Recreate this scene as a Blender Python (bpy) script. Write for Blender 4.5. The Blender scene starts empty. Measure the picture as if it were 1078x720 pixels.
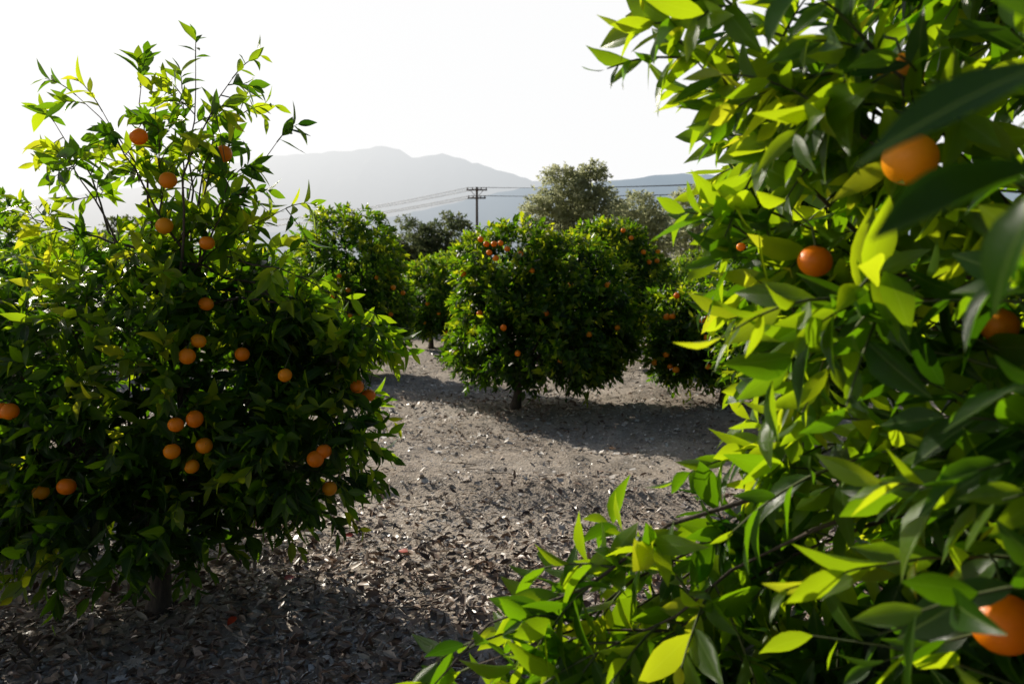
import bpy, math, numpy as np
from mathutils import Vector
rng=np.random.default_rng(7)
S=bpy.context.scene
S.view_settings.view_transform='Standard'; S.view_settings.look='None'; S.view_settings.exposure=0
CAMZ=1.7; F=838.0; TH=math.atan(70/F)
def at(px,py,Y):
    u=(px-539)/F; v=(360-py)/F
    d=np.array([u, math.cos(TH)+v*math.sin(TH), -math.sin(TH)+v*math.cos(TH)])
    return np.array([0,0,CAMZ])+d*(Y/d[1])
def norm(a): return a/np.maximum(np.linalg.norm(a,axis=-1,keepdims=True),1e-9)
def gz(x,y):
    x=np.asarray(x,float); y=np.asarray(y,float)
    near=np.exp(-((y-8)/30)**2-(x/40)**2)
    h=0.035*np.sin(x*1.3+0.4*y)+0.03*np.sin(y*1.9+0.7*x+1)+0.012*np.sin(4.1*x+1.7*y)+0.012*np.sin(5.3*y-2.9*x+2)
    h=h+0.10*np.exp(-((y-(6.1-0.12*x))/0.35)**2)*np.exp(-((x-0.3)/2.2)**2)
    return h*near
# ---------- mesh helpers
def mesh(name,V,Fc,mat,attrs=None,uv=None,smooth=True):
    me=bpy.data.meshes.new(name); V=np.asarray(V,np.float32); Fc=np.asarray(Fc,np.int32)
    n,k=Fc.shape
    me.vertices.add(len(V)); me.vertices.foreach_set('co',V.ravel())
    me.loops.add(n*k); me.loops.foreach_set('vertex_index',Fc.ravel())
    me.polygons.add(n); me.polygons.foreach_set('loop_start',np.arange(n,dtype=np.int32)*k)
    me.update(calc_edges=True)
    if smooth: me.polygons.foreach_set('use_smooth',np.ones(n,bool))
    if attrs:
        for a,val in attrs.items():
            at_=me.attributes.new(a,'FLOAT','POINT'); at_.data.foreach_set('value',np.asarray(val,np.float32))
    if uv is not None:
        l=me.uv_layers.new(name='UVMap'); l.data.foreach_set('uv',np.asarray(uv,np.float32)[Fc.ravel()].ravel())
    me.materials.append(mat); me.update()
    return me
def obj(name,me,parent=None,loc=(0,0,0)):
    o=bpy.data.objects.new(name,me); S.collection.objects.link(o); o.location=loc
    if parent: o.parent=parent
    return o
def empty(name,loc=(0,0,0)):
    o=bpy.data.objects.new(name,None); S.collection.objects.link(o); o.location=loc; o.empty_display_size=.2
    return o
def tubes(P,R,k=6):
    P=np.asarray(P,float); R=np.asarray(R,float); M,K,_=P.shape
    T=np.gradient(P,axis=1); T=norm(T)
    ref=np.zeros_like(T); ref[...,0]=1; ref[np.abs(T[...,0])>.9]=[0,1,0]
    A=norm(np.cross(T,ref)); B=np.cross(T,A)
    a=np.arange(k)*2*np.pi/k
    V=P[:,:,None,:]+R[:,:,None,None]*(np.cos(a)[None,None,:,None]*A[:,:,None,:]+np.sin(a)[None,None,:,None]*B[:,:,None,:])
    V=V.reshape(-1,3)
    m,i,j=np.meshgrid(np.arange(M),np.arange(K-1),np.arange(k),indexing='ij')
    b=m*K*k+i*k; j2=(j+1)%k
    Fq=np.stack([b+j,b+j2,b+k+j2,b+k+j],-1).reshape(-1,4)
    return V,Fq
def cat(parts):
    Vs=[];Fs=[];o=0
    for V,Fq in parts:
        Vs.append(V);Fs.append(Fq+o);o+=len(V)
    return np.concatenate(Vs),np.concatenate(Fs)
def leaf_template(n):
    ts=np.linspace(0,1,n+1); loc=[(0,0)]; idx=[[0]]
    for i in range(1,n):
        idx.append([len(loc),len(loc)+1,len(loc)+2])
        loc+= [(ts[i],-1),(ts[i],0),(ts[i],1)]
    idx.append([len(loc)]); loc.append((1,0))
    tr=[]
    l,c,r=idx[1]; tr+=[(0,l,c),(0,c,r)]
    for i in range(1,n-1):
        a=idx[i]; b=idx[i+1]
        for q in (0,1):
            tr+=[(a[q],b[q],b[q+1]),(a[q],b[q+1],a[q+1])]
    l,c,r=idx[n-1]; e=idx[n][0]; tr+=[(l,e,c),(c,e,r)]
    return np.array(loc,float),np.array(tr)
def leaves(pos,d,nrm,L,W,curl,fold,rnd,n=4,wave=.0):
    loc,tr=leaf_template(n); N=len(pos)
    d=norm(d); nrm=norm(nrm-d*np.sum(nrm*d,-1,keepdims=True)); s=np.cross(nrm,d)
    t=loc[:,0]; sg=loc[:,1]
    w=np.sin(np.pi*np.clip(t,0,1)**.85)**(1.1 if n>3 else .9)
    w=np.where(sg==0,0,w)
    X=t[None]*L[:,None]; Yl=sg[None]*w[None]*W[:,None]*.5
    Z=fold[:,None]*np.abs(Yl)-curl[:,None]*(t[None]**2)*L[:,None]
    if wave>0: Z=Z+wave*W[:,None]*np.abs(sg)[None]*np.sin(t[None]*9+rnd[:,None]*40+sg[None])
    V=pos[:,None]+X[...,None]*d[:,None]+Yl[...,None]*s[:,None]+Z[...,None]*nrm[:,None]
    nv=len(loc)
    Fq=(tr[None]+np.arange(N)[:,None,None]*nv).reshape(-1,3)
    uv=np.stack([.5+.5*sg*np.where(sg==0,0,w),t],-1); uv=np.tile(uv,(N,1))
    return V.reshape(-1,3),Fq,np.repeat(rnd,nv),uv
# ---------- materials
def newmat(name):
    m=bpy.data.materials.new(name); m.use_nodes=True; nt=m.node_tree; nt.nodes.clear()
    out=nt.nodes.new('ShaderNodeOutputMaterial'); return m,nt,out
def N(nt,t,**kw):
    n=nt.nodes.new(t)
    for k,v in kw.items(): setattr(n,k,v)
    return n
def ramp(nt,stops):
    r=nt.nodes.new('ShaderNodeValToRGB'); e=r.color_ramp.elements
    while len(e)<len(stops): e.new(.5)
    for i,(p,c) in enumerate(stops): e[i].position=p; e[i].color=(*c,1)
    return r
def math_(nt,op,a,b=None,clamp=False):
    n=N(nt,'ShaderNodeMath',operation=op,use_clamp=clamp)
    for i,x in enumerate((a,b)):
        if x is None: continue
        if isinstance(x,(int,float)): n.inputs[i].default_value=x
        else: nt.links.new(x,n.inputs[i])
    return n.outputs[0]
def leaf_mat(name,stops,tstops,tf=.38,rough=.36,veins=True,spec=.5):
    m,nt,out=newmat(name); L=nt.links.new
    a=N(nt,'ShaderNodeAttribute',attribute_name='rnd')
    r=ramp(nt,stops); L(a.outputs['Fac'],r.inputs[0])
    tr=ramp(nt,tstops); L(a.outputs['Fac'],tr.inputs[0])
    g=N(nt,'ShaderNodeNewGeometry')
    back=N(nt,'ShaderNodeMixRGB',blend_type='MIX'); L(math_(nt,'MULTIPLY',g.outputs['Backfacing'],.35),back.inputs[0])
    L(r.outputs[0],back.inputs[1]); back.inputs[2].default_value=(.07,.13,.025,1)
    col=back.outputs[0]
    p=N(nt,'ShaderNodeBsdfPrincipled'); p.inputs['Roughness'].default_value=rough
    p.inputs['Specular IOR Level'].default_value=spec
    if veins:
        uv=N(nt,'ShaderNodeUVMap'); sx=N(nt,'ShaderNodeSeparateXYZ'); L(uv.outputs[0],sx.inputs[0])
        ab=math_(nt,'ABSOLUTE',math_(nt,'SUBTRACT',sx.outputs[0],.5))
        rib=math_(nt,'LESS_THAN',ab,.03)
        ph=math_(nt,'SUBTRACT',math_(nt,'MULTIPLY',sx.outputs[1],75.),math_(nt,'MULTIPLY',ab,60.))
        vein=math_(nt,'POWER',math_(nt,'ABSOLUTE',math_(nt,'SINE',ph)),.5)
        mx=N(nt,'ShaderNodeMixRGB',blend_type='MIX'); L(math_(nt,'MULTIPLY',rib,.5),mx.inputs[0]); L(col,mx.inputs[1]); mx.inputs[2].default_value=(.17,.25,.06,1)
        col=mx.outputs[0]
        bp=N(nt,'ShaderNodeBump'); bp.inputs['Strength'].default_value=.35; bp.inputs['Distance'].default_value=.002
        L(math_(nt,'ADD',vein,math_(nt,'MULTIPLY',rib,-1.5)),bp.inputs['Height']); L(bp.outputs[0],p.inputs['Normal'])
    L(col,p.inputs['Base Color'])
    t=N(nt,'ShaderNodeBsdfTranslucent'); L(tr.outputs[0],t.inputs[0])
    ms=N(nt,'ShaderNodeMixShader'); ms.inputs[0].default_value=tf
    L(p.outputs[0],ms.inputs[1]); L(t.outputs[0],ms.inputs[2]); L(ms.outputs[0],out.inputs[0])
    return m
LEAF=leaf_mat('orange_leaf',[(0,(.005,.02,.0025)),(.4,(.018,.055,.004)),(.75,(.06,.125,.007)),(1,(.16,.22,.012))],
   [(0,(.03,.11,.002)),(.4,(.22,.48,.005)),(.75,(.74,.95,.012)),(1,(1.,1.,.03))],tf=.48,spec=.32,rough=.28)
LEAFD=leaf_mat('orange_leaf_plain',[(0,(.005,.02,.0025)),(.45,(.020,.055,.004)),(1,(.11,.17,.012))],
   [(0,(.03,.11,.002)),(.45,(.22,.46,.006)),(1,(.88,.95,.02))],veins=False,rough=.36,tf=.48,spec=.35)
OLIVE=leaf_mat('eucalyptus_leaf',[(0,(.11,.12,.07)),(.5,(.18,.20,.11)),(1,(.28,.30,.18))],  # olive leaf tones lightened to carry distance haze
   [(0,(.45,.50,.25)),(1,(.80,.80,.48))],veins=False,rough=.6,spec=.2,tf=.5)
DARKT=leaf_mat('oak_leaf',[(0,(.03,.045,.022)),(.5,(.055,.075,.035)),(1,(.10,.12,.055))],  # far-tree greens, paled for distance haze
   [(0,(.10,.16,.06)),(1,(.34,.38,.16))],veins=False,rough=.6,spec=.2)
def bark_mat(name,c1,c2):
    m,nt,out=newmat(name); L=nt.links.new
    g=N(nt,'ShaderNodeTexCoord'); mp=N(nt,'ShaderNodeMapping'); mp.inputs['Scale'].default_value=(30,30,7); L(g.outputs['Object'],mp.inputs[0])
    n=N(nt,'ShaderNodeTexNoise'); n.inputs['Scale'].default_value=1.5; n.inputs['Detail'].default_value=6; L(mp.outputs[0],n.inputs[0])
    r=ramp(nt,[(.3,c1),(.7,c2)]); L(n.outputs[0],r.inputs[0])
    p=N(nt,'ShaderNodeBsdfPrincipled'); p.inputs['Roughness'].default_value=.85; L(r.outputs[0],p.inputs[0])
    b=N(nt,'ShaderNodeBump'); b.inputs['Strength'].default_value=.7; b.inputs['Distance'].default_value=.01; L(n.outputs[0],b.inputs['Height']); L(b.outputs[0],p.inputs['Normal'])
    L(p.outputs[0],out.inputs[0]); return m
BARK=bark_mat('citrus_bark',(.035,.025,.018),(.10,.075,.055))
TWIG=bark_mat('green_twig',(.05,.08,.02),(.09,.10,.035))
WOOD=bark_mat('pole_wood',(.06,.045,.035),(.12,.09,.07))
def orange_mat():
    m,nt,out=newmat('orange_peel'); L=nt.links.new
    a=N(nt,'ShaderNodeAttribute',attribute_name='rnd')
    r=ramp(nt,[(0,(.95,.23,.002)),(.6,(1,.31,.003)),(.97,(1,.40,.006)),(1,(.06,.10,.02))]); L(a.outputs['Fac'],r.inputs[0])
    g=N(nt,'ShaderNodeTexCoord'); v=N(nt,'ShaderNodeTexVoronoi'); v.inputs['Scale'].default_value=330; L(g.outputs['Object'],v.inputs[0])
    b=N(nt,'ShaderNodeBump'); b.inputs['Strength'].default_value=.3; b.inputs['Distance'].default_value=.001; L(v.outputs[0],b.inputs['Height'])
    p=N(nt,'ShaderNodeBsdfPrincipled'); p.inputs['Roughness'].default_value=.38; p.inputs['Specular IOR Level'].default_value=.4
    L(r.outputs[0],p.inputs[0]); L(b.outputs[0],p.inputs['Normal'])
    t=N(nt,'ShaderNodeBsdfTranslucent'); t.inputs[0].default_value=(1,.38,.003,1)
    ms=N(nt,'ShaderNodeMixShader'); ms.inputs[0].default_value=.22; L(p.outputs[0],ms.inputs[1]); L(t.outputs[0],ms.inputs[2])
    L(ms.outputs[0],out.inputs[0]); return m
ORANGE=orange_mat()
def sphere_t(nu,nvv):
    V=[];Fq=[]
    for i in range(nvv+1):
        th=math.pi*i/nvv
        for j in range(nu):
            ph=2*math.pi*j/nu; V.append((math.sin(th)*math.cos(ph),math.sin(th)*math.sin(ph),math.cos(th)))
    for i in range(nvv):
        for j in range(nu):
            Fq.append((i*nu+j,(i+1)*nu+j,(i+1)*nu+(j+1)%nu,i*nu+(j+1)%nu))
    return np.array(V),np.array(Fq)
def oranges_mesh(name,C,R,nu=20):
    V0,F0=sphere_t(nu,nu*2//3)
    z=V0[:,2].copy(); V0=V0.copy(); V0[:,2]=z*.95-.10*np.exp(-((1-z)/.02))+0.04*np.exp(-((1+z)/.01))
    Vs=[];Fs=[];A=[]
    for i,(c,r) in enumerate(zip(C,R)):
        tx,ty=rng.normal(0,.25,2)
        M=np.array([[1,0,tx],[0,1,ty],[-tx,-ty,1]]); 
        Q,_=np.linalg.qr(M); Q*=np.sign(np.diag(Q))
        V=V0*r*(1+rng.normal(0,.03,3)); Vs.append(V@Q.T+c); Fs.append(F0+i*len(V0))
        A.append(np.where(z>.985,1.,rng.uniform(0,.95)))
    return mesh(name,np.concatenate(Vs),np.concatenate(Fs),ORANGE,{'rnd':np.concatenate(A)})
def shoots(P0,D,L,nl,lsize,age,droop=.25,spread=58,upb=.5,leafdroop=.25,dens=1.):
    M=len(P0); D=norm(D)
    K=5; t=np.linspace(0,1,K)
    g=np.array([0,0,-1.])*droop
    P=P0[:,None]+D[:,None]*(L[:,None]*t)[...,None]+g*(L[:,None]*t**2)[...,None]
    tl=.15+.85*np.linspace(0,1,nl)[None]+rng.normal(0,.03,(M,nl)); 
    pos=P0[:,None]+D[:,None]*(L[:,None]*tl)[...,None]+g*(L[:,None]*tl**2)[...,None]
    ax=norm(D[:,None]+2*g*tl[...,None])
    ref=np.zeros_like(ax); ref[...,0]=.6; ref[...,1]=.8
    A=norm(np.cross(ax,ref)); B=np.cross(ax,A)
    ph=np.arange(nl)[None]*2.4+rng.uniform(0,6.28,(M,1))+rng.normal(0,.25,(M,nl))
    rad=np.cos(ph)[...,None]*A+np.sin(ph)[...,None]*B
    an=np.radians(spread-28*tl+rng.normal(0,12,(M,nl)))
    d=ax*np.cos(an)[...,None]+rad*np.sin(an)[...,None]; d[...,2]-=leafdroop*rng.uniform(0,1.6,(M,nl)); d=norm(d)
    n=ax*np.sin(an)[...,None]-rad*np.cos(an)[...,None]; n=n+np.array([0,0,upb])+rng.normal(0,.28,n.shape)
    Ls=lsize*rng.uniform(.55,1.2,(M,nl))*(1-.3*(tl>.85))
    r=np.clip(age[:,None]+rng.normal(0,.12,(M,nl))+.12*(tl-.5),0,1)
    return P,(pos.reshape(-1,3),d.reshape(-1,3),n.reshape(-1,3),Ls.ravel(),r.ravel())
def build_leaf_mesh(name,LA,mat,n,clear=None,wr=.42,wave=.03):
    pos,d,nn,Ls,r=[np.concatenate([x[i] for x in LA]) for i in range(5)]
    keep=np.ones(len(pos),bool)
    if clear is not None and len(clear[0]):
        tipm=pos+norm(d)*Ls[:,None]*.5; tip=pos+norm(d)*Ls[:,None]
        for c,rr,v,ln in zip(*clear):
            for q in (pos,tipm,tip):
                rel=q-c; s=np.clip(rel@v,0,ln); dist=np.linalg.norm(rel-s[:,None]*v,axis=1)
                keep&=dist>rr*1.0
    pos,d,nn,Ls,r=pos[keep],d[keep],nn[keep],Ls[keep],r[keep]; m=len(pos)
    V,Fq,rv,uv=leaves(pos,d,nn,Ls,Ls*wr*rng.uniform(.75,1.25,m),rng.uniform(-.05,.36,m),rng.uniform(.1,.7,m),r,n,wave)
    return mesh(name,V,Fq,mat,{'rnd':rv},uv)
def lump(p,s,ph):
    return (np.sin(p[...,0]*s+ph)+np.sin(p[...,1]*s*1.1+ph*1.7)+np.sin(p[...,2]*s*1.25+ph*.6)+np.sin((p[...,0]+p[...,2])*s*1.9+ph*2)+np.sin((p[...,1]-p[...,2])*s*2.1+ph*3))/5
def crown_shoots(lobes,n,ph=0.,rough=.18,inner=.25,gap=-.35,ls=2.6,zmin=.2):
    C=np.array([l[:3] for l in lobes]); R=np.array([l[3:6] for l in lobes])
    w=(R[:,0]*R[:,2]+R[:,1]*R[:,2]+R[:,0]*R[:,1]); w/=w.sum()
    P=[];D=[];IN=[]; tot=0
    while tot<n:
        m=n*2; k=rng.choice(len(lobes),m,p=w); u=norm(rng.normal(size=(m,3)))
        isin=rng.uniform(size=m)<inner
        f=np.where(isin,rng.uniform(.45,.85,m),1-np.abs(rng.normal(0,.09,m)))
        p=C[k]+u*R[k]; lp=lump(p,ls,ph); 
        p=C[k]+u*R[k]*(f*(1+rough*lp*1.6))[:,None]
        q=np.linalg.norm((p[:,None]-C[None])/R[None],axis=2); q[np.arange(m),k]=9
        ok=(q.min(1)>np.where(isin,.3,.82))&((lump(p,ls*2.3,ph+5)>gap)|isin)&(p[:,2]>zmin+.12*lump(p,5.,ph+2))
        nn=norm(u/R[k])
        P.append(p[ok]);D.append(nn[ok]);IN.append(isin[ok]); tot+=ok.sum()
    P=np.concatenate(P)[:n];D=np.concatenate(D)[:n];IN=np.concatenate(IN)[:n]
    return P,D,IN
def limbs(base,top,targets,r0,k=7,K=9,lf=.55,org=None,n_org=0):
    t=np.linspace(0,1,K)[:,None]
    tp=base+(top-base)*t+np.array([.02,.015,0])*np.sin(t*5); 
    tp[0,2]-=.08
    fl=np.linspace(0,1,K)
    parts=[tubes(tp[None],(r0*(1.15-.35*fl**.5+.45*np.exp(-fl*9)))[None],12)]
    P=[];R=[]
    for i,g in enumerate(targets):
        ar=(org is not None) and i>=len(targets)-n_org
        if ar:
            s=org+rng.normal(0,.12,3); mid=(s+g)/2+np.array([0,0,.10])*np.linalg.norm(g-s)+rng.normal(0,.07,3)*np.linalg.norm(g-s)
            rr=.008*(1-.8*t[:,0])
        else:
            s=tp[-1]+(tp[0]-tp[-1])*rng.uniform(0,.25)
            mid=(s+g)/2+np.array([0,0,-.12])*np.linalg.norm(g-s)+rng.normal(0,.05,3)*np.linalg.norm(g-s)
            rr=r0*lf*(1-.86*t[:,0]**.7)
        c=(1-t)**2*s+2*t*(1-t)*mid+t**2*g+rng.normal(0,.010,(K,3))*np.linalg.norm(g-s)*(t>0)
        P.append(c); R.append(rr)
    parts.append(tubes(np.array(P),np.array(R),k))
    return cat(parts),np.array(P)
def orange_tree(name,base,lobes,n,lsize=.10,nl=10,ln=3,ph=0.,fruit=None,fr_r=.04,trunk_r=.06,trunk_h=.55,mat=LEAFD,
                nlimb=16,extra=None,stem=True,rough=.18,shootL=(.18,.34),gap=-.35,ls=2.6,nu=14,young=.22,upz=.35,clear_len=.18,clear_k=(.7,1.1),inner=.25,zmin=.36,lf=.5,manual=None,tone0=.33,wr=.42):
    base=np.array(base,float); E=empty(name,base)
    P,D,IN=crown_shoots(lobes,n,ph,rough,inner,gap,ls,zmin)
    L=rng.uniform(*shootL,n)
    d=norm(D+np.array([0,0,upz])+rng.normal(0,.38,D.shape))
    yg=(rng.uniform(size=n)<young)&~IN
    zc=np.array([l[2] for l in lobes]).mean()
    age=np.where(IN,.03,tone0+.14*np.clip(P[:,2]-zc,-1,1))+rng.normal(0,.1,n)+yg*rng.uniform(.2,.5,n)  # shade put into leaf colour: inner shoots darkest to block light; paler with height
    L=np.where(yg,L*1.3,L)
    SP,LA=shoots(P-d*L[:,None]*.6,d,L,nl,lsize,age)
    las=[LA]; stems=[tubes(SP,np.linspace(.0035,.0015,5)[None]*np.ones((len(SP),1)),3)] if stem else []
    C=np.array([l[:3] for l in lobes]); R=np.array([l[3:6] for l in lobes])
    sel=rng.choice(n,nlimb,replace=False); targets=[P[i]-D[i]*.18 for i in sel]+[c for c in C]
    ne=0
    if extra is not None: targets+= [e for e in extra['targets']]; ne=len(extra['targets'])
    (TV,TF),LP=limbs(base,base+np.array([rng.normal(0,.04),rng.normal(0,.04),trunk_h]),targets,trunk_r,lf=lf,org=None if extra is None else extra['org'],n_org=ne)
    if extra is not None:
        for j,e in enumerate(extra['targets']):
            lp=LP[-ne+j]
            m=extra.get('n',9)
            ti=rng.uniform(extra.get('t0',.55),1,m); ti[0]=1; ii=ti*(len(lp)-1); i0=np.minimum(ii.astype(int),len(lp)-2); fr=(ii-i0)[:,None]
            pp=lp[i0]*(1-fr)+lp[i0+1]*fr; td=norm(lp[i0+1]-lp[i0])
            dd=norm(td*.6+rng.normal(0,.55,(m,3))+np.array([0,0,.05])); dd[0]=td[0]
            LL=rng.uniform(*extra.get('L',(.14,.3)),m)
            sp,la=shoots(pp,dd,LL,extra.get('nl',8),lsize,np.full(m,extra.get('age',.55))+rng.normal(0,.18,m),droop=extra.get('droop',.3))
            las.append(la); stems.append(tubes(sp,np.linspace(.0035,.0015,5)[None]*np.ones((m,1)),3))
    clear=None
    if fruit:
        FC=[];FR=[];FV=[]
        eye=np.array([0,0,CAMZ])
        for f in fruit:
            if len(f)==4: c=np.array(f[:3]); r=f[3]
            else:
                px,py=f[:2]; r=fr_r*rng.uniform(.88,1.1); c=None
                dd=at(px,py,1.)-eye
                for s in np.arange(.4,20,.02):
                    q=eye+dd*s
                    if (np.linalg.norm((q-C)/R,axis=1)<.97).any(): c=q;break
                if c is None: continue
            FC.append(c);FR.append(r);FV.append(norm(eye-c))
        clear=(np.array(FC),np.array(FR)*rng.uniform(*clear_k,len(FC))+.003,np.array(FV),np.full(len(FC),clear_len))
        om=oranges_mesh('oranges',np.array(FC)-base,FR,nu); obj('oranges',om,E)
        FCa=np.array(FC); SPs=np.stack([FCa+np.array([0,0,.9])*np.array(FR)[:,None],FCa+np.array([.005,.03,.0])+np.array([0,0,1.])*(np.array(FR)[:,None]+.03),FCa+np.array([.0,.12,.10])],1)
        stems.append(tubes(SPs,np.full((len(FCa),3),.0025),4))
    if manual is not None:
        tw,ml=manual; stems.append(tubes(tw[None],np.linspace(.006,.003,len(tw))[None],6))
        b=np.array([q[0] for q in ml]);e=np.array([q[1] for q in ml])
        las.append((b,e-b,np.array([q[2] for q in ml],float),np.linalg.norm(e-b,axis=1),np.array([q[3] for q in ml])))
    me=build_leaf_mesh('leaves',[tuple([a[0]-base]+list(a[1:])) for a in las],mat,ln,
        None if clear is None else (clear[0]-base,clear[1],clear[2],clear[3]),wr=wr)
    obj('leaves',me,E)
    obj('trunk_and_limbs',mesh('trunk_and_limbs',TV-base,TF,BARK),E)
    if stems:
        sv,sf=cat(stems); obj('twigs',mesh('twigs',sv-base,sf,TWIG),E)
    return E
def g3(x,y): return (x,y,float(gz(x,y)))
def lob(px,py,Y,rx,ry,rz):
    c=at(px,py,Y); return (c[0],c[1],c[2],rx,ry,rz)

# ---------- LEFT TREE
Lf=[(146,144),(235,162),(177,190),(173,238),(218,256),(217,320),(209,359),(197,375),(255,373),(376,407),(388,416),(185,447),(205,441),(215,469),(202,491),(181,475),(341,475),(332,483),(347,514),(10,433),(310,542),(43,518),(300,395),(70,512),(2,432)]
lobesL=[lob(150,415,4.1,.88,.75,.74),lob(15,400,4.1,.64,.65,.66),lob(315,445,3.95,.38,.45,.44),lob(355,370,3.9,.17,.2,.15),
        lob(225,300,4.1,.42,.4,.32),lob(160,520,3.95,.74,.58,.36),lob(300,345,4.0,.25,.3,.27)]
fr=[]
for px,py in Lf:
    if py<245: c=at(px,py,3.85); fr.append((c[0],c[1],c[2],.041))
    else: fr.append((px,py))
tg=[at(*p) for p in [(205,62,3.9),(150,85,4.0),(80,100,4.1),(70,165,4.),(245,85,3.8),(290,150,3.9),(110,120,3.8),(258,112,4.1),(165,125,3.9),(60,130,4.2),(225,140,4.0),(20,225,4.0),(300,220,3.9),(190,95,4.1),(250,180,3.8),(170,210,4.),(210,175,4.1),(265,205,4.),(385,325,3.8),(392,365,3.85),(385,490,3.8),(375,345,3.9),(400,345,3.8)]]
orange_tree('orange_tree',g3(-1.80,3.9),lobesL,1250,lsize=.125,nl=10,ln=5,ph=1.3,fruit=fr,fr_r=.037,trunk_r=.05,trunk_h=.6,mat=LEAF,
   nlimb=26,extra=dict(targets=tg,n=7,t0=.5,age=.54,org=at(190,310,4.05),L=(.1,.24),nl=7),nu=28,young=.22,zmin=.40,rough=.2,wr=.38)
# ---------- RIGHT NEAR TREE
lobesR=[(1.87,.85,1.45,1.36,1.32,1.15),(.98,1.5,1.04,.38,.34,.28),(.62,1.52,.90,.32,.28,.20),(.28,1.52,.80,.27,.24,.16),(1.05,1.6,2.4,.38,.35,.25),(1.5,1.35,2.45,.75,.7,.5),(.75,1.25,.78,.5,.35,.25)]
tr=[at(*p) for p in [(735,22,1.5),(730,60,1.55),(785,15,1.45),(795,70,1.5),(805,110,1.55),(840,50,1.4),(835,230,1.5),(800,290,1.55),(800,250,1.5),(830,340,1.45),(850,420,1.5),(810,480,1.55),(750,545,1.55),(690,595,1.55),(630,645,1.55),(560,690,1.5),(500,708,1.5),(440,722,1.5),(610,690,1.4),(700,670,1.4),(820,150,1.8),(860,110,1.3),(880,310,1.2),(870,490,1.3),(900,30,1.2)]]
c1=at(958,168,1.12);c2=at(1056,656,1.0);c3=at(948,80,1.3);c4=at(858,275,1.35);c5=at(1052,343,1.25)
tw=np.array([at(1400,60,.85),at(1230,40,.62),at(1130,70,.50),at(1105,160,.48),at(1095,300,.50)])
ml=[(at(1125,60,.50),at(900,130,.47),(.2,-.4,1),.10),(at(1108,175,.48),at(915,250,.46),(-.25,-.35,.9),.06),(at(1118,110,.5),at(985,60,.55),(-.2,-.3,1),.35),
    (at(1100,200,.48),at(1010,330,.52),(-.6,-.5,.6),.4),(at(1096,280,.5),at(980,390,.58),(-.5,-.3,.9),.45),(at(1130,50,.5),at(1010,-40,.55),(.2,-.6,.7),.3)]
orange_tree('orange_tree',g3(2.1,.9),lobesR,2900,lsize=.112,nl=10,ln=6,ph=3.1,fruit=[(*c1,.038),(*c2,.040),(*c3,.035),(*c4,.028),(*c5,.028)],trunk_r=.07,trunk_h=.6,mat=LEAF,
   nlimb=10,extra=dict(targets=tr,n=9,t0=.58,age=.56,L=(.1,.2),org=np.array([1.2,1.4,1.4])),nu=36,young=.28,tone0=.25,clear_len=.9,clear_k=(.4,.75),rough=.08,lf=.25,inner=.40,gap=-.6,manual=(tw,ml),wr=.37)
# ---------- CENTRE TREE
fc=[(512,257),(520,257),(527,256),(534,262),(548,267),(515,266),(506,252),(522,272),(487,288),(655,252),(663,262),(530,345),(545,372),(590,380),(505,330),(620,352),(480,370),(600,300),(575,330),(640,300),(560,285),(650,345)]
orange_tree('orange_tree',g3(.03,10.2),[lob(532,308,10.2,.78,.85,.92),lob(605,322,10.3,.86,.9,.86),lob(562,360,10.1,1.15,1.05,.6),lob(630,350,10.2,.5,.6,.5)],
   1900,lsize=.12,nl=11,ln=3,ph=.4,fruit=fc,fr_r=.038,trunk_r=.06,trunk_h=.5,nu=12,young=.2,rough=.18,zmin=.42,clear_k=(.4,.9))
# ---------- OTHER NEAR-ROW TREES
f3=[(rng.uniform(300,425),rng.uniform(290,350)) for _ in range(16)]
orange_tree('orange_tree',g3(-2.7,13.4),[lob(365,280,13.4,.95,.95,1.05),lob(345,330,13.3,1.2,1.05,.85),lob(392,330,13.3,.75,.85,.75)],1500,lsize=.13,ph=2.2,fruit=f3,fr_r=.042,nu=10,nl=10,rough=.16)
f4=[(rng.uniform(610,700),rng.uniform(240,310)) for _ in range(12)]
orange_tree('orange_tree',g3(1.9,14.5),[lob(645,285,14.3,.9,.95,1.0),lob(662,310,14.4,.9,.9,.9)],1200,lsize=.13,ph=4.2,fruit=f4,fr_r=.042,nu=10,rough=.16)
f5=[(rng.uniform(680,790),rng.uniform(290,400)) for _ in range(14)]
orange_tree('orange_tree',g3(2.75,10.3),[lob(745,355,10.3,.78,.85,.8),lob(785,325,10.2,.85,.85,.9),lob(720,368,10.2,.48,.55,.5)],1400,lsize=.12,ph=5.,fruit=f5,fr_r=.040,nu=10,rough=.16)
orange_tree('orange_tree',g3(2.8,7.6),[lob(835,270,7.6,.82,.85,1.1),lob(835,205,7.6,.6,.6,.6),lob(860,350,7.6,.9,.85,.75)],1500,lsize=.12,ph=6.1,fruit=[(800,300),(790,340),(780,260)],fr_r=.040,nu=12,rough=.16,young=.45)
orange_tree('orange_tree',g3(-1.95,19.),[lob(458,315,19,.9,.95,1.05),lob(465,335,19,1.0,1,.7)],900,lsize=.16,ph=7.7,fruit=[(450,320),(462,330),(447,340),(470,350)],fr_r=.045,nu=8,ln=2)
def variant(seed):
    ph=seed*1.7; lb=[(0,0,1.45,1.15,1.15,1.1),(.4,.2,1.2,.95,1.05,.8),(-.4,-.3,1.3,.95,.85,.9)]
    return lb,ph
vs=[]
first=[(-5.0,6.9),(6.6,15.2),(-7.2,13.8)]
for i,(x,y) in enumerate(first):
    lb,ph=variant(i+1); lb=[(a+x,b+y,c,d,e,f) for a,b,c,d,e,f in lb]
    E=orange_tree('orange_tree',g3(x,y),lb,1000,lsize=.15,ph=ph,nl=9,ln=2,stem=False)
    vs.append(E)
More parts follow.
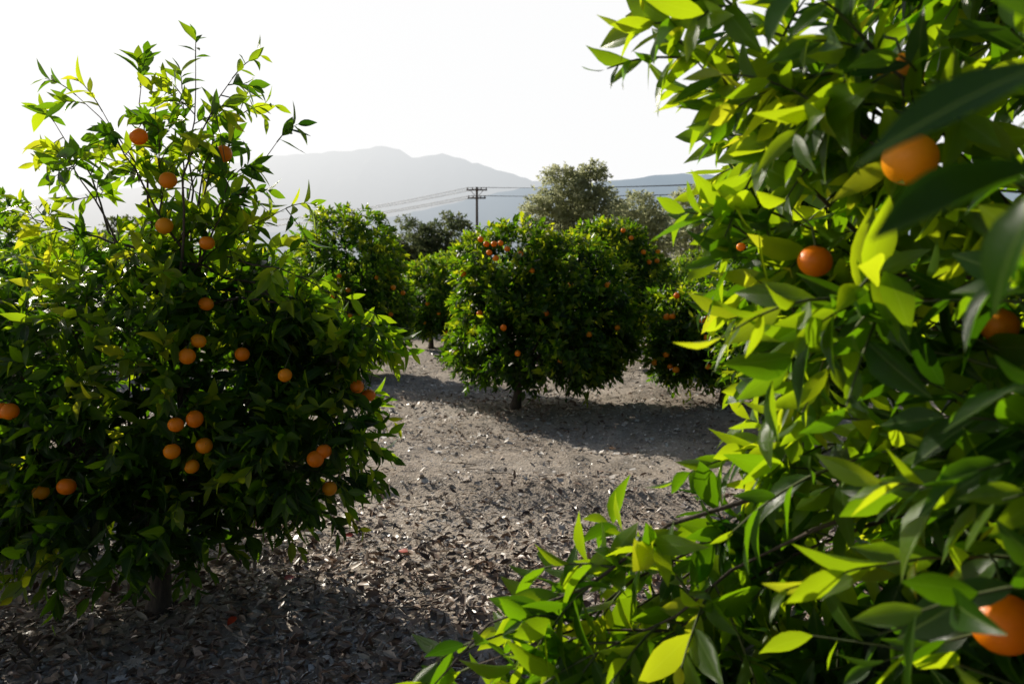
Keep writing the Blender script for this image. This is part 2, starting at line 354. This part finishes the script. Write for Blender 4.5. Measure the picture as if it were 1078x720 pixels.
others=[(-6.4,19),(2.6,19.2),(7.,19.3),(11.5,19),(-11,18.6),(-4.2,24),(.4,24.2),(4.9,24),(9.5,24.1),(-9,24.2),(-2,29),(2.6,29.3),(7.2,29),(11.8,29),(-6.6,29.1),(-9.9,9.6),(6.5,5.4),(7.2,10.2),(-13.6,24)]
for i,(x,y) in enumerate(others):
    E=empty('orange_tree',g3(x,y)); E.rotation_euler[2]=rng.uniform(0,6.28); s=rng.uniform(.9,1.1); E.scale=(s,s,s*rng.uniform(.92,1.05))
    for ch in vs[i%3].children:
        obj(ch.name.split('.')[0],ch.data,E)

# ---------- background trees
def big_tree(name,x,y,lobes,n,mat,lsize,ph,th,tr_,gap=-.2,rough=.25,upz=.5):
    lb=[(x+a,y+b,c,d,e,f) for a,b,c,d,e,f in lobes]
    base=np.array([x,y,0.]); E=empty(name,base)
    P,D,IN=crown_shoots(lb,n,ph,rough,.3,gap,1.1,.3)
    L=rng.uniform(.4,1.0,n); d=norm(D+np.array([0,0,upz])+rng.normal(0,.4,D.shape))
    SP,LA=shoots(P-d*L[:,None]*.5,d,L,12,lsize,rng.uniform(.1,.9,n),leafdroop=.4)
    me=build_leaf_mesh('leaves',[tuple([LA[0]-base]+list(LA[1:]))],mat,2,wr=.5); obj('leaves',me,E)
    tg=[P[i]-D[i]*.3 for i in rng.choice(n,22,replace=False)]+[np.array(l[:3]) for l in lb]
    (V,Fq),_=limbs(base,base+np.array([0,0,th]),tg,tr_); obj('trunk_and_limbs',mesh('trunk_and_limbs',V-base,Fq,BARK),E)
big_tree('eucalyptus_tree',3.2,40,[(-.5,0,5.6,1.5,1.5,1.7),(.3,0,4.5,2.0,1.6,1.9),(-1.2,0,4.0,1.5,1.3,1.6),(.7,0,6.2,.9,.9,1.2)],1500,OLIVE,.22,1.,1.8,.22,gap=-.35)
big_tree('eucalyptus_tree',6.7,44,[(0,0,4.6,1.5,1.4,1.6),(.5,0,3.6,1.6,1.4,1.5)],900,OLIVE,.22,3.,1.5,.2,gap=-.35)
big_tree('eucalyptus_tree',10.3,46,[(0,0,5.0,1.5,1.4,1.8),(.8,0,3.6,2,1.4,1.6)],900,OLIVE,.22,5.,1.5,.2,gap=-.35)
big_tree('oak_tree',-4.3,42,[(-1,0,3.4,1.5,1.5,1.2),(1,0,3.6,1.4,1.3,1.3),(0,0,2.6,2.6,1.6,1.3)],900,DARKT,.24,2.,1.2,.25)
big_tree('oak_tree',-18.5,40,[(0,0,3.1,2.,1.5,1.4),(-2,0,2.6,2.,1.5,1.3)],600,DARKT,.24,4.,1.2,.25)
nb=160
xs=np.linspace(-95,95,nb); 
LB=[(x+rng.normal(0,.6),70+rng.normal(0,5),1.6+rng.uniform(0,1.2),rng.uniform(1.2,2.4),2,rng.uniform(1.4,2.6)) for x in xs]
P,D,IN=crown_shoots(LB,6000,2.,.2,.1,-.5,.8,0.)
L=rng.uniform(.5,1.,6000); SP,LA=shoots(P,D,L,7,.45,rng.uniform(0,.9,6000))
obj('distant_trees',build_leaf_mesh('distant_trees',[LA],DARKT,2,wr=.6))

# ---------- ground
def axis(a,b,step,far,m):
    core=np.arange(a,b+1e-6,step); k=np.linspace(0,1,m+1)[1:]
    up=b+(far-b)*(k**4)*1.0+step*m*k*.5; dn=a-(far+a)*(k**4)-step*m*k*.5
    return np.concatenate([dn[::-1],core,up])
gx=axis(-8,8,.07,9000,60); gy=axis(-3,18,.07,9000,60)
X,Y=np.meshgrid(gx,gy,indexing='ij'); Z=gz(X,Y)
near=np.exp(-((Y-8)/14)**4-(X/10)**4)
Z=Z+near*.014*(np.sin(X*11+np.sin(Y*7)*2)*np.sin(Y*13+np.sin(X*5)*2))+near*.009*rng.normal(size=Z.shape)
nx,ny=len(gx),len(gy); i,j=np.meshgrid(np.arange(nx-1),np.arange(ny-1),indexing='ij')
Fq=np.stack([i*ny+j,(i+1)*ny+j,(i+1)*ny+j+1,i*ny+j+1],-1).reshape(-1,4)
m,nt,out=newmat('mulch_soil'); LK=nt.links.new
tc=N(nt,'ShaderNodeTexCoord')
n1=N(nt,'ShaderNodeTexNoise'); n1.inputs['Scale'].default_value=.7; n1.inputs['Detail'].default_value=5; LK(tc.outputs['Object'],n1.inputs[0])
n2=N(nt,'ShaderNodeTexNoise'); n2.inputs['Scale'].default_value=28; n2.inputs['Detail'].default_value=8; n2.inputs['Roughness'].default_value=.7; LK(tc.outputs['Object'],n2.inputs[0])
vo=N(nt,'ShaderNodeTexVoronoi'); vo.inputs['Scale'].default_value=55; LK(tc.outputs['Object'],vo.inputs[0])
r1=ramp(nt,[(.33,(.23,.185,.15)),(.5,(.46,.395,.33)),(.66,(.66,.59,.52))]); 
mixf=math_(nt,'ADD',math_(nt,'MULTIPLY',n2.outputs[0],.5),math_(nt,'MULTIPLY',n1.outputs[0],.5)); LK(mixf,r1.inputs[0])
vg=N(nt,'ShaderNodeRGBToBW'); LK(vo.outputs['Color'],vg.inputs[0])
vb=N(nt,'ShaderNodeMixRGB',blend_type='MULTIPLY'); vb.inputs[0].default_value=.35; LK(r1.outputs[0],vb.inputs[1]); LK(vg.outputs[0],vb.inputs[2])
p=N(nt,'ShaderNodeBsdfPrincipled'); p.inputs['Roughness'].default_value=.95; p.inputs['Specular IOR Level'].default_value=.15; LK(vb.outputs[0],p.inputs[0])
b=N(nt,'ShaderNodeBump'); b.inputs['Strength'].default_value=.5; b.inputs['Distance'].default_value=.012; LK(math_(nt,'ADD',n2.outputs[0],vo.outputs[0]),b.inputs['Height']); LK(b.outputs[0],p.inputs['Normal'])
LK(p.outputs[0],out.inputs[0])
obj('ground',mesh('ground',np.stack([X,Y,Z],-1).reshape(-1,3),Fq,m))
def litter_mat(name,stops,rough=.55,spec=.4):
    m,nt,out=newmat(name); L=nt.links.new
    a=N(nt,'ShaderNodeAttribute',attribute_name='rnd'); r=ramp(nt,stops); L(a.outputs['Fac'],r.inputs[0])
    tc=N(nt,'ShaderNodeTexCoord'); n=N(nt,'ShaderNodeTexNoise'); n.inputs['Scale'].default_value=60; L(tc.outputs['Object'],n.inputs[0])
    mx=N(nt,'ShaderNodeMixRGB',blend_type='MULTIPLY'); mx.inputs[0].default_value=.6; L(r.outputs[0],mx.inputs[1]); 
    rr=ramp(nt,[(.3,(.55,.55,.55)),(.7,(1.2,1.2,1.2))]); L(n.outputs[0],rr.inputs[0]); L(rr.outputs[0],mx.inputs[2])
    p=N(nt,'ShaderNodeBsdfPrincipled'); p.inputs['Roughness'].default_value=rough; p.inputs['Specular IOR Level'].default_value=spec; L(mx.outputs[0],p.inputs[0])
    L(p.outputs[0],out.inputs[0]); return m
DEAD=litter_mat('dead_leaf',[(0,(.05,.028,.018)),(.4,(.20,.125,.085)),(.75,(.42,.30,.22)),(.97,(.68,.56,.45)),(1,(.5,.05,.015))],.45,.5)
CHIP=litter_mat('wood_chip',[(0,(.10,.08,.065)),(.35,(.34,.29,.25)),(.7,(.62,.565,.51)),(1,(.85,.81,.76))],.42,.55)
def scatter(n,y0,y1,pw,xw=.75):
    u=rng.uniform(size=n); y=(y0**(1-pw)+u*(y1**(1-pw)-y0**(1-pw)))**(1/(1-pw)) if pw!=1 else y0*(y1/y0)**u
    x=rng.uniform(-1,1,n)*(y*xw+.6); return x,y
x,y=scatter(46000,1.5,13,.6)
bare=lambda x,y: np.exp(-((y-(6.9-.1*x)-.25*np.sin(x*1.7))/.55)**2)*(x>-1.8)
prob=np.clip(1.45-(y-3.2)*.42,.06,1)*np.where((x>-.9)&(x<.9)&(y>4.6),.6,1)*(1-.8*bare(x,y))
for tx,ty in [(-1.8,3.9),(.3,10.2),(3,10.3),(2.,1.)]:
    prob=np.maximum(prob,np.exp(-(((x-tx)**2+(y-ty)**2)/1.6)))
k=rng.uniform(size=len(x))<prob; x,y=x[k],y[k]; n=len(x)
z=gz(x,y)+rng.uniform(.01,.045,n)
d=rng.normal(size=(n,3)); d[:,2]*=.3; nn=rng.normal(0,.55,(n,3)); nn[:,2]+=1
Ls=rng.uniform(.03,.085,n)
rn=np.clip(rng.beta(1.7,2.1,n),0,.96)
V,Fq,rv,uv=leaves(np.stack([x,y,z],-1),d,nn,Ls,Ls*rng.uniform(.25,.5,n),rng.uniform(-.5,.4,n),rng.uniform(-.3,1.2,n),rn,3,.05)
obj('fallen_leaves',mesh('fallen_leaves',V,Fq,DEAD,{'rnd':rv},uv))
x,y=scatter(160000,2.2,24,.75)
k=rng.uniform(size=len(x))>.72*bare(x,y); x,y=x[k],y[k]
n=len(x); sz=rng.gamma(2.0,.0042,n).clip(.003,.032)*(1+.03*y)
asp=rng.uniform(.2,.8,n)
d=rng.normal(size=(n,3)); d[:,2]*=.28; d=norm(d); nn=rng.normal(0,.42,(n,3)); nn[:,2]+=1
nn=norm(nn-d*np.sum(nn*d,-1,keepdims=True)); s=np.cross(nn,d); c=np.stack([x,y,gz(x,y)+rng.uniform(.006,.022,n)],-1)
a_=d*sz[:,None]; b_=s*(sz*asp)[:,None]; jt=lambda: rng.uniform(.6,1.1,(n,1))
V=np.stack([c-a_*jt()-b_*jt(),c+a_*jt()-b_*jt(),c+a_*jt()+b_*jt(),c-a_*jt()+b_*jt()],1).reshape(-1,3)
Fq=np.arange(4*n).reshape(-1,4); rn=np.clip(rng.beta(1.3,1.7,n)+.2*lump(c,1.3,2.)+.10*np.exp(-((y-8.5)/3)**2)-.10*(y<4.8),0,1)
obj('wood_chip_mulch',mesh('wood_chip_mulch',V,Fq,CHIP,{'rnd':np.repeat(rn,4)},smooth=False))
n=300; x,y=scatter(n,2.6,11,.8); a=rng.uniform(0,6.28,n); L=rng.uniform(.06,.3,n)
t=np.linspace(-.5,.5,5)
P=np.stack([x[:,None]+np.cos(a)[:,None]*L[:,None]*t+rng.normal(0,.006,(n,5)),y[:,None]+np.sin(a)[:,None]*L[:,None]*t+rng.normal(0,.006,(n,5)),np.zeros((n,5))],-1)
P[...,2]=gz(P[...,0],P[...,1])+.025+rng.uniform(0,.02,(n,1))
V,Fq=tubes(P,np.ones((n,1))*np.linspace(.005,.002,5),5); obj('fallen_twigs',mesh('fallen_twigs',V,Fq,bark_mat('dry_twig',(.10,.07,.05),(.25,.2,.15))))
V0,F0=sphere_t(8,6); Vs=[];Fs=[]
pb=[(at(403,466,8.1)[0],8.1,.035)]
x,y=scatter(500,3.,14,.8); pb+=[(a,b_,rng.uniform(.006,.022)) for a,b_ in zip(x,y)]
for i,(a,b_,r) in enumerate(pb):
    v=V0*r*rng.uniform(.6,1.2,3)*(1+.12*np.sin(V0[:,:1]*5+i)); Vs.append(v+np.array([a,b_,float(gz(a,b_))+.02])); Fs.append(F0+i*len(V0))
obj('pebbles',mesh('pebbles',np.concatenate(Vs),np.concatenate(Fs),litter_mat('stone',[(0,(.3,.28,.26)),(1,(.5,.48,.45))],.8,.2)))
pr=np.array([at(373,571,4.98),at(300,640,4.1),at(430,600,4.6),at(250,690,3.7)]); pr[:,2]=gz(pr[:,0],pr[:,1])+.045; n=len(pr)
V,Fq,rv,uv=leaves(pr,rng.normal(size=(n,3))*[1,1,.1],np.array([[.1,-.5,1.]]*n),np.full(n,.07),np.full(n,.04),np.full(n,.1),np.full(n,.3),np.ones(n),4)
obj('red_fallen_leaves',mesh('red_fallen_leaves',V,Fq,DEAD,{'rnd':rv},uv))

# ---------- mountains
def haze_mat(name,cA,cB,xa,xb,emis,zlo,zhi,dk):  # aerial haze painted as emission: whiter toward the sun side, darker low down
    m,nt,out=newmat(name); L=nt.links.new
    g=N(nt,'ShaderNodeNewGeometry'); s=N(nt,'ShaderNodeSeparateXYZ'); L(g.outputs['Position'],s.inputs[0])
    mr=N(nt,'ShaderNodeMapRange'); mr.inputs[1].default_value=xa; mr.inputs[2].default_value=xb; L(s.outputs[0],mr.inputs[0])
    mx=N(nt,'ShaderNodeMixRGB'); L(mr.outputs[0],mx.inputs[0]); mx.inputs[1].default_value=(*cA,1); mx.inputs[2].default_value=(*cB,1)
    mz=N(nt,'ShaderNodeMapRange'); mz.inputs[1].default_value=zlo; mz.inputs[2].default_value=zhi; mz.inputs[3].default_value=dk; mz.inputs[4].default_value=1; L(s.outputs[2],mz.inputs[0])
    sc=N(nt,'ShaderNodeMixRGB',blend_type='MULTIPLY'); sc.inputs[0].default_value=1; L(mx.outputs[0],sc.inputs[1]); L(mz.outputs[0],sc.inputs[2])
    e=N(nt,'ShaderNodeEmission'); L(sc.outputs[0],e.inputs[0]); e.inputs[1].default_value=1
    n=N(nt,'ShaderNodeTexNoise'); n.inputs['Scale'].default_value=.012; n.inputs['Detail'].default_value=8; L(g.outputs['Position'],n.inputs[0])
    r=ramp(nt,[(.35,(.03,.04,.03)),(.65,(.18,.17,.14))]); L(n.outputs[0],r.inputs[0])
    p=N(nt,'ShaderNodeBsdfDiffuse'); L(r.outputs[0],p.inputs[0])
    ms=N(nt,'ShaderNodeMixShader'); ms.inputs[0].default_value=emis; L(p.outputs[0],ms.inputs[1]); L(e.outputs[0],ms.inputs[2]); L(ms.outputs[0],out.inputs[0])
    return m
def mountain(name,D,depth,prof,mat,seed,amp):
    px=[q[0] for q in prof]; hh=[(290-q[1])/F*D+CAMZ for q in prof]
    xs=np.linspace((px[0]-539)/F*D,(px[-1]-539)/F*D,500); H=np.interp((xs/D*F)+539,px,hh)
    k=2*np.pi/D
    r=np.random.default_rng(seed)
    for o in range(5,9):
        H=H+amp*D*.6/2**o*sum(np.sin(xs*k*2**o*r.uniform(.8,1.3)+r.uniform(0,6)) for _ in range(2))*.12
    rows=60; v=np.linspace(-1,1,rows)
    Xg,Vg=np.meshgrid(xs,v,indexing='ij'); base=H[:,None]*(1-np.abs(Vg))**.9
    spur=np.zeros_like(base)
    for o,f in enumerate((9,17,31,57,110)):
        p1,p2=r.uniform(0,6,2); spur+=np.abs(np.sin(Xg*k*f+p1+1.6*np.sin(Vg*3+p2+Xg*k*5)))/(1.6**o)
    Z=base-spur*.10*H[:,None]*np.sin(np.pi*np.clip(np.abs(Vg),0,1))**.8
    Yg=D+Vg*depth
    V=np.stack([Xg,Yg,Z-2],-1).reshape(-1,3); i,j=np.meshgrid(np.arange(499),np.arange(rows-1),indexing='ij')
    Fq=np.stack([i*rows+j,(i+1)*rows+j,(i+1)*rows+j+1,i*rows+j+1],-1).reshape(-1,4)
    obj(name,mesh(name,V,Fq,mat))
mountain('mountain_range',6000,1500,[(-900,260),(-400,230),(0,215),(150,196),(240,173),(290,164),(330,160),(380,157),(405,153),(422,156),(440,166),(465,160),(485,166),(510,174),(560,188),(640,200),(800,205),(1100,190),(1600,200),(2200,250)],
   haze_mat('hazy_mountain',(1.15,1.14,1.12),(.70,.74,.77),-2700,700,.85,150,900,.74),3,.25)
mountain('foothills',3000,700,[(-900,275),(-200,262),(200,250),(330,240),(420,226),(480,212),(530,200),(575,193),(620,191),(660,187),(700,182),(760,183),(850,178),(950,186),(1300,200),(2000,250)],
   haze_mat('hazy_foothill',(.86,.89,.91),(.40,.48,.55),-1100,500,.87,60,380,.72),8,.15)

# ---------- utility poles + wires
def box(c,s):
    c=np.array(c);s=np.array(s)/2
    V=[];
    for sz in (-1,1):
        for sx,sy in ((-1,-1),(1,-1),(1,1),(-1,1)): V.append(c+s*np.array([sx,sy,sz]))
    return np.array(V),np.array([(0,3,2,1),(4,5,6,7),(0,1,5,4),(1,2,6,5),(2,3,7,6),(3,0,4,7)])
def pole(x,y,h):
    E=empty('utility_pole',(x,y,0)); 
    obj('pole',mesh('pole',*tubes(np.array([[[0,0,-.5],[0,0,h*.5],[0,0,h]]]),np.array([[.19,.16,.13]]),10),WOOD),E)
    parts=[box((0,-.16,h-.35),(2.3,.12,.15)),box((0,-.16,h-1.25),(2.0,.12,.15))]
    obj('crossarms',mesh('crossarms',*cat(parts),WOOD,smooth=False),E)
    br=[[[sx*.7,-.1,h-.42],[sx*.35,-.1,h-.8],[0,-.12,h-1.15]] for sx in (-1,1)]
    obj('braces',mesh('braces',*tubes(np.array(br),np.full((2,3),.03),5),WOOD),E)
    ins=[];
    for zz,w in ((h-.275,1.05),(h-1.175,.9)):
        for sx in (-1,-.45,.45,1): ins.append([[sx*w,-.16,zz],[sx*w,-.16,zz+.1],[sx*w,-.16,zz+.22]])
    obj('insulators',mesh('insulators',*tubes(np.array(ins),np.tile([[.04,.08,.03]],(8,1)),8),WOOD),E)
    return E
q=at(502,197,90); pts=[(45,66,11.3),(q[0],90,q[2]),(-52,152,11.8)]
for a in pts: pole(a[0],a[1],a[2])
W=[]
for a,b_ in zip(pts[:-1],pts[1:]):
    for dz,w in ((-.1,1.05),(-1.,.9)):
        for sx in (-1,-.45,.45,1):
            t=np.linspace(0,1,24)[:,None]; A=np.array([a[0]+sx*w,a[1]-.16,a[2]+dz+.03]);B=np.array([b_[0]+sx*w,b_[1]-.16,b_[2]+dz+.03])
            c=A+(B-A)*t; c[:,2]-=.8*4*(t*(1-t))[:,0]; W.append(c)
wm,nt,out=newmat('cable'); p=N(nt,'ShaderNodeBsdfPrincipled'); p.inputs[0].default_value=(.04,.04,.045,1); nt.links.new(p.outputs[0],out.inputs[0])
obj('power_lines',mesh('power_lines',*tubes(np.array(W),np.full((len(W),24),.018),4),wm))

# ---------- distant farmhouse
def flat(name,c,r=.8):
    m,nt,out=newmat(name); n=N(nt,'ShaderNodeTexNoise'); n.inputs['Scale'].default_value=6
    rr=ramp(nt,[(.3,tuple(k*.85 for k in c)),(.7,c)]); nt.links.new(n.outputs[0],rr.inputs[0]); p=N(nt,'ShaderNodeBsdfPrincipled'); p.inputs['Roughness'].default_value=r
    nt.links.new(rr.outputs[0],p.inputs[0]); nt.links.new(p.outputs[0],out.inputs[0]); return m
E=empty('farmhouse',(11.,54,0))
obj('walls',mesh('walls',*box((0,0,1.3),(8,5,2.6)),flat('plaster',(.7,.68,.64)),smooth=False),E)
rv=np.array([[-4.4,-2.9,2.55],[4.4,-2.9,2.55],[4.4,2.9,2.55],[-4.4,2.9,2.55],[-4.4,0,4.],[4.4,0,4.]])
obj('roof',mesh('roof',rv,np.array([(0,1,5,4),(2,3,4,5)]),flat('roof_tile',(.45,.42,.4)),smooth=False),E)
obj('gables',mesh('gables',np.array([[-4,-2.5,2.6],[-4,2.5,2.6],[-4,0,3.85],[4,-2.5,2.6],[4,2.5,2.6],[4,0,3.85]]),np.array([(0,1,2),(3,4,5)]),flat('gable',(.65,.62,.58)),smooth=False),E)
ws=[box((xx,-2.52,1.5),(1.1,.08,1.)) for xx in (-2.8,-.9,2.8)]+[box((1.,-2.52,1.05),(.95,.08,2.1))]
obj('windows_and_door',mesh('windows_and_door',*cat(ws),flat('window_glass',(.06,.07,.08),.2),smooth=False),E)

# ---------- light
sd=norm(np.array([-.72,.69,0])); el=math.radians(28); sv=Vector((sd[0]*math.cos(el),sd[1]*math.cos(el),math.sin(el)))
sun=bpy.data.lights.new('sun','SUN'); sun.energy=5; sun.angle=math.radians(.5); sun.color=(1,.93,.80)
so=bpy.data.objects.new('sun',sun); S.collection.objects.link(so); so.rotation_euler=sv.to_track_quat('Z','Y').to_euler(); so.location=(-20,20,20)
w=bpy.data.worlds.new('World'); S.world=w; w.use_nodes=True; nt=w.node_tree; bg=nt.nodes['Background']; LK=nt.links.new
sk=nt.nodes.new('ShaderNodeTexSky'); sk.sky_type='NISHITA'; sk.sun_disc=False; sk.sun_elevation=el; sk.sun_rotation=math.atan2(sd[0],sd[1])%(2*math.pi)
sk.air_density=1.; sk.dust_density=3; sk.ozone_density=1.
tc=N(nt,'ShaderNodeTexCoord'); sx=N(nt,'ShaderNodeSeparateXYZ'); LK(tc.outputs['Generated'],sx.inputs[0])
mz=N(nt,'ShaderNodeMapRange'); mz.inputs[1].default_value=.33; mz.inputs[2].default_value=.45; mz.inputs[3].default_value=1; mz.inputs[4].default_value=0; LK(sx.outputs[2],mz.inputs[0])
dt=N(nt,'ShaderNodeVectorMath',operation='DOT_PRODUCT'); LK(tc.outputs['Generated'],dt.inputs[0]); dt.inputs[1].default_value=(sd[0],sd[1],0)
ms=N(nt,'ShaderNodeMapRange'); ms.inputs[1].default_value=-.3; ms.inputs[2].default_value=.12; ms.inputs[3].default_value=.0; ms.inputs[4].default_value=1; LK(dt.outputs['Value'],ms.inputs[0])
fac=math_(nt,'MULTIPLY',math_(nt,'MULTIPLY',mz.outputs[0],ms.outputs[0]),.95)
mx=N(nt,'ShaderNodeMixRGB'); LK(fac,mx.inputs[0]); LK(sk.outputs[0],mx.inputs[1]); mx.inputs[2].default_value=(14.6,14.6,14.6,1)
LK(mx.outputs[0],bg.inputs[0]); bg.inputs[1].default_value=.07
# ---------- camera
cd=bpy.data.cameras.new('camera'); co=bpy.data.objects.new('camera',cd); S.collection.objects.link(co); S.camera=co
co.location=(0,0,CAMZ); co.rotation_euler=(math.pi/2-TH,0,0); cd.sensor_width=36; cd.lens=F/1078*36; cd.clip_start=.05; cd.clip_end=30000
cd.dof.use_dof=True; cd.dof.focus_distance=3.4; cd.dof.aperture_fstop=4.5
